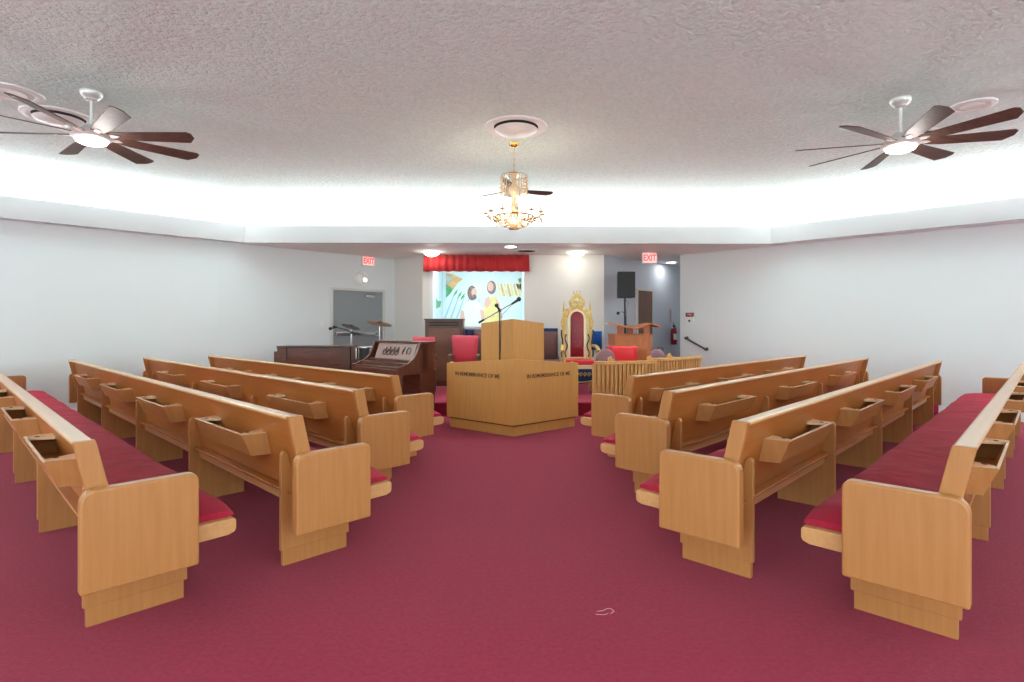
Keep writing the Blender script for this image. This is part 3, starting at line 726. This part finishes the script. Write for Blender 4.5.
# ------------------------------------------------------------------ chairs
def cushion_poly(mb,P,y0,y1,bulge):
    # soft pad between y0 (front) and y1 with rounded edge, P in xz
    cx=sum(p[0] for p in P)/len(P); cz=sum(p[1] for p in P)/len(P); R_=[]
    for y,k_ in ((y1,.96),((y0+y1)/2,1.0),(y0+bulge*.2,.94),(y0-bulge,.7)):
        R_.append([mb.bm.verts.new((cx+(x-cx)*k_,y,cz+(z-cz)*k_)) for x,z in P])
    n=len(P)
    for a,b in zip(R_,R_[1:]):
        for i in range(n): mb.bm.faces.new((a[i],a[(i+1)%n],b[(i+1)%n],b[i]))
    mb.bm.faces.new(R_[0]); mb.bm.faces.new(R_[-1]); return mb
def red_chair(label,loc,rz,m,wm,w=.46,zt=.98,grp=None,arms=True,flare=.42):
    t=thing('pulpit_chair',label,'chair',loc,rz,grp)
    P=[(-w*flare,.50),(w*flare,.50),(w*.5,zt-.03),(w*.47,zt),(-w*.47,zt),(-w*.5,zt-.03)]
    cushion_poly(MB(),P,.20,.26,.02).build('backrest',m,t,smooth=True)
    MB().box(-w/2-.01,w/2+.01,-.24,.24,.38,.42).build('seat_frame',wm,t,bevel=.006)
    MB().prism(rrect(-w/2,w/2,.42,.50,.03,.03),-.25,.2,'y').build('seat',m,t,bevel=.012)
    for a in (-1,1):
        for b in (-1,1):
            MB().box(a*(w/2)-.02,a*(w/2)+.02,b*.22-.02,b*.22+.02,0,.62 if arms and b<0 else (.55 if b>0 else .40)).build('leg',wm,t,bevel=.004)
        if arms: MB().box(a*(w/2)-.028,a*(w/2)+.028,-.25,.22,.62,.65).build('armrest',wm,t,bevel=.008)
    return t
WC=mat('chair_frame_wood',(120,84,62),.4)
red_chair('rose red upholstered chair between brown cabinet and pulpit desk',(-.69,9.75,ST),0,REDC,WC,w=.48,grp='red pulpit chairs')
red_chair('rose red chair whose back top shows just behind the organ',(-1.40,9.55,ST),0,REDC,WC,w=.40,zt=.955,grp='red pulpit chairs')
red_chair('rose red chair mostly hidden behind the right side of pulpit desk',(.47,9.75,ST),0,REDC,WC,w=.40,grp='red pulpit chairs')
red_chair('brown upholstered chair against blue cloth behind the right side of pulpit desk',(.83,10.65,ST),0,BROWNC,WC,w=.46,zt=1.04,arms=False)
red_chair('brown chair against blue cloth behind the left edge of pulpit desk',(-.42,10.6,ST),0,BROWNC,WC,w=.34,zt=1.06,arms=False)
red_chair('bright red chair in front of the orange wood lectern',(2.06,9.42,ST),0,REDB,WC,w=.54,zt=.80,arms=False,flare=.49)
# mauve stacking chairs with grip arches
def mauve(label,loc,w=.36,zt=.78):
    t=thing('stacking_chair',label,'chair',loc,0,'mauve stacking chairs behind the rail')
    P=[(-w*.5,.50),(w*.5,.50)]+[(w*.5*math.cos(a),zt-.18+.18*math.sin(a)) for a in [R(i*18) for i in range(0,11)]]
    cushion_poly(MB(),P,.18,.23,.015).build('backrest',MAUVE,t,smooth=True)
    MB().tube([(.05+.055*math.cos(a),.2,zt-.02+.045*math.sin(a)) for a in [R(i*18) for i in range(0,11)]],.008,6).build('grip',BLACK,t)
    MB().prism(rrect(-w/2,w/2,.40,.46,.02,.02),-.22,.2,'y').build('seat',MAUVE,t,bevel=.012)
    for a in (-1,1):
        MB().tube([(a*w*.5,-.2,0),(a*w*.5,-.17,.40)],.012,8).build('leg',BLACK,t)
        MB().tube([(a*w*.5,.26,0),(a*w*.5,.18,.42),(a*w*.5,.215,.6)],.012,8).build('leg',BLACK,t)
mauve('mauve stacking chair behind the left half of the wooden rail',(1.66,8.85,ST),w=.32)
mauve('mauve stacking chair behind the wooden rail at its middle, below the hallway',(2.60,9.2,ST),w=.3,zt=.76)

# ------------------------------------------------------------------ throne
th=thing('throne','tall ornate gold throne with tufted crimson back right of the pulpit','throne',(1.30,9.62,ST))
def arch(w,z0,z1,n=12):
    return [(-w,z0),(w,z0)]+[(w*math.cos(a),z1-w+w*math.sin(a)) for a in [PI*i/n for i in range(n+1)]]
MB().prism(arch(.165,.55,1.455),.235,.27,'y').build('back_frame',THRONEP,th,bevel=.006)
bp=cushion_poly(MB(),arch(.118,.60,1.405),.20,.24,.012).build('tufted_back',CRIM,th,smooth=True)
for i in range(6):
    for j in ((0,) if i%2 else (-.055,.055)):
        MB().ball((j,.188,.68+i*.095),.011).build('button',CRIM,bp,smooth=True)
for a in (-1,1):
    MB().box(a*.235-.022,a*.235+.022,.215,.265,0,1.40).build('back_post',THRONE,th,bevel=.006)
    MB().lathe([(0,1.40),(.03,1.40),(.012,1.43),(.022,1.46),(.010,1.49),(.016,1.52),(.0,1.62)],10,Matrix.Translation((a*.235,.24,0))).build('finial',THRONE,th,smooth=True)
    mb=MB()
    for z in [1.00+.075*i for i in range(5)]:
        mb.tube([(a*(.193+.018*math.cos(t_)),.235,z+.034*math.sin(t_)) for t_ in [2*PI*k/10 for k in range(10)]],.007,5,closed=True)
    mb.build('side_tracery',THRONEP,th)
    mb=MB(); mb.tube([(a*(.27+.012*math.sin(i*1.1)),.2,.6+i*.06) for i in range(9)],.014,6); mb.build('black_scroll',BLACK,th,smooth=True)
    MB().box(min(a*.165,a*.215),max(a*.165,a*.215),.245,.262,.56,1.30).build('side_panel',CANDLE,th)
    mb=MB(); mb.tube([(a*(.195+.022*math.sin(i*1.2)),.222,.60+i*.05) for i in range(9)],.011,6); mb.build('black_scroll',BLACK,th,smooth=True)
    mb=MB(); mb.tube([(a*(.265+.016*math.cos(i*1.1)),.23,.95+i*.045) for i in range(10)],.014,6); mb.build('gold_scroll',THRONE,th,smooth=True)
    # arms and front legs
    MB().tube([(a*.27,.2,.80),(a*.29,.0,.80),(a*.30,-.18,.77),(a*.30,-.26,.72),(a*.30,-.24,.67)],[.025,.028,.034,.04,.02],8).build('armrest',THRONE,th,smooth=True)
    MB().tube([(a*.30,-.22,.70),(a*.28,-.2,.60),(a*.29,-.22,.48)],[.02,.03,.026],8).build('arm_support',THRONE,th,smooth=True)
    MB().tube([(a*.27,-.22,.44),(a*.30,-.27,.30),(a*.27,-.24,.12),(a*.29,-.28,.0)],[.04,.035,.022,.035],8).build('front_leg',THRONE,th,smooth=True)
# crest
mb=MB()
mb.prism([(-.26,1.28),(-.165,1.30),(-.12,1.40),(0,1.46),(.12,1.40),(.165,1.30),(.26,1.28),(.24,1.42),(.17,1.46),(.11,1.48),(.14,1.53),(.14,1.60),(.09,1.66),(0,1.70),(-.09,1.66),(-.14,1.60),(-.14,1.53),(-.11,1.48),(-.17,1.46),(-.24,1.42)],.225,.265,'y')
mb.build('crest',THRONE,th,bevel=.006)
mb=MB()
for a in (-1,1):
    for cx,cz,r_ in ((.09,1.59,.05),(.05,1.52,.04),(.20,1.37,.045),(.13,1.44,.03)):
        mb.tube([(a*(cx+r_*(1-j/16)*math.cos(j*.7)),.215,cz+r_*(1-j/16)*math.sin(j*.7)) for j in range(14)],.009,6)
mb.build('crest_scrolls',THRONEP,th)
MB().ball((0,.21,1.60),.04,(1,.5,1)).build('crest_boss',THRONEP,th,smooth=True)
mb=MB()
for x in (-.045,0,.045): mb.tube([(x,.245,1.69),(x*1.3,.245,1.75)],[.012,.005],6).ball((x*1.3,.245,1.758),.012,u=8,v=6)
mb.tube([(-.05,.245,1.70),(.05,.245,1.70)],.012,6)
mb.build('crown',THRONE,th)
MB().box(-.27,.27,-.26,.26,.42,.49).build('seat_frame',THRONEP,th,bevel=.01)
MB().prism(rrect(-.26,.26,.49,.565,.04,.04),-.25,.2,'y').build('seat_cushion',REDB,th,bevel=.015)
MB().prism([(-.28,.42),(.28,.42),(.26,.26),(.14,.20),(0,.17),(-.14,.20),(-.26,.26)],-.255,-.235,'y').build('apron',NAVY,th)
mb=MB()
for i in range(7):
    x=-.21+i*.07
    mb.tube([(x+.03*math.cos(j*.75)*(1-j/14),-.265,.33+.045*math.sin(j*.75)*(1-j/14)) for j in range(12)],.007,5)
mb.tube([(x,-.262,.25-.05*math.cos(x*6)) for x in [-.26+i*.04 for i in range(14)]],.009,6)
mb.build('apron_carving',THRONE,th)
mb=MB()
for i in range(9): mb.ball((-.16+i*.04,.205,.575),.018,(1,.6,1),8,6)
mb.build('back_foot_carving',THRONE,th)

# ------------------------------------------------------------------ lectern on the right of the stage
le=thing('lectern','orange wood lectern with spread wing top near the right hallway','lectern',(2.21,9.85,ST))
le.rotation_euler=(0,0,R(0))
MB().prism([(-.24,0),(.36,0),(.52,.34),(.52,.62),(-.24,.62)],0,.99,'z').build('body',LECT,le,bevel=.005)
MB().prism([(-.26,-.02),(.37,-.02),(.54,.33),(.54,.64),(-.26,.64)],.99,1.005,'z').build('ledge',LECT,le,bevel=.003)
for x,y in ((-.12,.1),(.36,.16),(.12,.4),(.44,.45)):
    MB().box(x-.055,x+.055,y-.03,y+.03,1.005,1.15).build('riser_block',LECT,le,bevel=.004)
def wing(pts,th_,name):
    V=[Vector(p) for p in pts]; n=len(V)
    return MB()._add([tuple(v) for v in V]+[(v.x,v.y,v.z-th_) for v in V],[tuple(range(n)),tuple(range(n,2*n))]+[(i,(i+1)%n,n+(i+1)%n,n+i) for i in range(n)]).build(name,LECT,le,bevel=.003)
wing([(-.36,-.05,1.20),(.13,-.10,1.11),(.13,.5,1.14),(-.30,.5,1.22)],.028,'left_wing')
wing([(.13,-.10,1.11),(.40,-.02,1.20),(.40,.5,1.20),(.13,.5,1.14)],.028,'middle_wing')
wing([(.40,-.02,1.20),(.62,.16,1.15),(.62,.5,1.15),(.40,.5,1.20)],.028,'right_wing')
mc=thing('gooseneck_microphone','small black gooseneck microphone rising from the orange wood lectern','microphone',(2.21,10.05,ST+1.172))
MB().lathe([(0,0),(.03,0),(.025,.015),(0,.02)],12).build('base',BLACK,mc)
MB().tube([(0,0,.01),(0,0,.12),(-.02,0,.2),(-.07,0,.235),(-.12,0,.22)],.006,6).build('neck',BLACK,mc,smooth=True)
MB().ball((-.14,0,.205),.03).build('mic_head',BLACK,mc,smooth=True)

# ------------------------------------------------------------------ pine altar rails
def rail(label,pts,h,loc,blocks):
    t=thing('altar_rail',label,'railing',loc,0,'slatted pine rails right of the pulpit')
    P=[Vector((x-loc[0],y-loc[1])) for x,y in pts]
    # resample a smooth curve
    Q=[]
    for i in range(25):
        f=i/24; a=P[0]*(1-f)**2+P[1]*2*f*(1-f)+P[2]*f*f; Q.append(a)
    L=[];
    def strip(off0,off1,z0,z1,name):
        A=[];B=[]
        for i,p in enumerate(Q):
            d=(Q[min(i+1,24)]-Q[max(i-1,0)]).normalized(); n=Vector((d.y,-d.x))
            A.append(p+n*off0); B.append(p+n*off1)
        poly=[(v.x,v.y) for v in A]+[(v.x,v.y) for v in reversed(B)]
        return MB().prism(poly,z0,z1,'z').build(name,PINE,t,bevel=.004)
    strip(.05,-.09,h-.045,h,'top_rail')
    strip(.0,-.04,.0,.10,'bottom_rail')
    strip(-.02,-.035,.10,h-.045,'backing_board')
    tot=sum((Q[i+1]-Q[i]).length for i in range(24)); nb=max(6,int(tot/.062)); acc=0;j=0
    for k_ in range(nb+1):
        f=k_/nb*24; i=min(int(f),23); p=Q[i].lerp(Q[i+1],f-i); d=(Q[i+1]-Q[i]).normalized(); ang=math.atan2(d.y,d.x)
        w=.021 if k_ not in (0,nb) else .03
        MB().box(-w,w,-.022,.0+.012,.09,h-.04,Matrix.Translation((p.x,p.y,0))@Matrix.Rotation(ang,4,'Z')).build('baluster',PINE,t,bevel=.003)
    for f in blocks:
        i=min(int(f*24),23); p=Q[i]; 
        MB().prism([(-.05,0),(.05,0),(.05,.03),(.02,.035),(0,.075),(-.02,.06),(-.05,.05)],-.02,.02,'y',Matrix.Translation((p.x,p.y+.03,h))).build('carved_cap',PINE,t,bevel=.003)
rail('nearer slatted pine altar rail right of the pulpit, behind front right pew',[(1.30,7.98),(1.8,7.90),(2.24,8.22)],.84,(1.22,7.95,0),(.25,.95))
rail('farther slatted pine altar rail ending near the right wall handrail',[(2.28,8.75),(2.85,8.72),(3.34,9.45)],.64,(2.28,8.7,ST),(.35,))

# ------------------------------------------------------------------ PA speaker on a stand
sp=thing('loudspeaker','black loudspeaker box on a pole at the right of the stage','loudspeaker',(2.40,11.0,1.90))
MB().prism([(-.175,-.15),(.175,-.15),(.13,.15),(-.13,.15)],0,.51,'z').build('cabinet',BLACK,sp,bevel=.01)
MB().box(-.16,.16,-.158,-.148,.02,.49).build('grille',MESH,sp,bevel=.003)
ss=thing('speaker_stand','black tripod pole stand holding the loudspeaker behind the lectern','stand',(2.40,11.0,ST))
MB().tube([(0,0,.12),(0,0,1.70)],.018,10).build('pole',BLACK,ss)
MB().tube([(0,0,.62),(0,0,.70)],.03,10).build('collar',BLACK,ss)
for k_ in range(3):
    a=k_*2*PI/3+.5; MB().tube([(0,0,.64),(.38*math.cos(a),.38*math.sin(a),.012)],.011,6).build('leg',BLACK,ss)
MB().tube([(.02,0,1.66),(.07,0,1.6),(.03,0,1.45),(.022,0,.9)],.005,6).build('cable',BLACK,ss)

# ------------------------------------------------------------------ right wall and hallway fittings
hr=thing('handrail','short sloping dark metal handrail on the right wall by the hallway','handrail',(SR-11.33+.0,11.33,.0),R(-45))
MB().tube([(.08,-.06,1.10),(.50,-.06,.89)],.019,10).build('bar',RAILM,hr,smooth=True)
for x,z in ((.08,1.10),(.50,.89)):
    MB().ball((x,-.06,z),.03).tube([(x,-.06,z),(x,0,z)],.014,8).build('bracket',RAILM,hr,smooth=True)
    MB().lathe([(0,0),(.035,0),(.03,.008),(0,.01)],16,Matrix.Translation((x,0,z))@Matrix.Rotation(R(90),4,'X')).build('rosette',RAILM,hr)
al=thing('fire_alarm','white alarm unit with a red sign on the right wall above the handrail','alarm',(3.775,11.225,1.37),R(-45))
MB().prism(rrect(-.085,.085,0,.16,.02,.02,.06,.06),-.04,0,'y').build('housing',PLAST,al,bevel=.006)
MB().box(-.085,.085,-.03,0,.165,.245).build('red_sign',REDM,al,bevel=.003)
text('FIRE',.05,.001,Matrix.Translation((0,-.032,.205))@Matrix.Rotation(R(90),4,'X'),'sign_letters',PLAST,al)
MB().ball((0,-.04,.08),.022).build('dark_button',DARK,al)
fe=thing('fire_extinguisher','red fire extinguisher on the blue-grey hallway wall','fire extinguisher',(4.02,13.32,.90),R(45))
MB().lathe([(0,0),(.06,0),(.07,.02),(.07,.32),(.05,.38),(.022,.40),(.022,.43),(0,.43)],20,Matrix.Translation((0,-.075,0))).build('cylinder',REDM,fe,smooth=True)
MB().lathe([(.0705,.12),(.072,.12),(.072,.26),(.0705,.26)],20,Matrix.Translation((0,-.075,0)),R(200),R(340)).build('paper_label',PLAST,fe)
MB().box(-.02,.02,-.10,-.05,.43,.47).tube([(0,-.08,.47),(-.08,-.10,.53)],.008,6).tube([(0,-.08,.45),(-.08,-.10,.46)],.008,6).build('valve_handle',BLACK,fe)
MB().tube([(.02,-.08,.44),(.08,-.09,.40),(.085,-.09,.2),(.08,-.09,.08)],[.008,.01,.01,.016],8).build('hose',BLACK,fe,smooth=True)
MB().box(-.03,.03,-.01,0,.05,.4).build('bracket',STEEL,fe)
pl=thing('hallway_sign','narrow vertical pinkish sign on the hallway wall above the extinguisher','sign',(3.99,13.29,1.42),R(45))
MB().box(-.035,.035,-.012,0,0,.34).build('plate',mat('pink_plate',(196,160,164),.5),pl,bevel=.002)
MB().box(-.018,.018,-.014,-.011,.04,.30).build('inner_strip',mat('mauve_strip',(150,104,112),.5),pl)

# loose thread on the carpet
mb=MB(); mb.tube([(-.04,.0,.004),(-.01,.004,.006),(.012,.02,.008),(.03,.016,.008),(.04,-.004,.006),(.02,-.02,.004)],.0016,5).tube([(-.05,-.025,.004),(-.01,-.03,.004),(.01,-.016,.004)],.0014,5)
o=mb.build('loose_thread',mat('pale_thread',(214,150,160),.8)); o.location=(.48,2.62,0); tag(o,'pale loose thread lying on the open carpet in the foreground','thread')
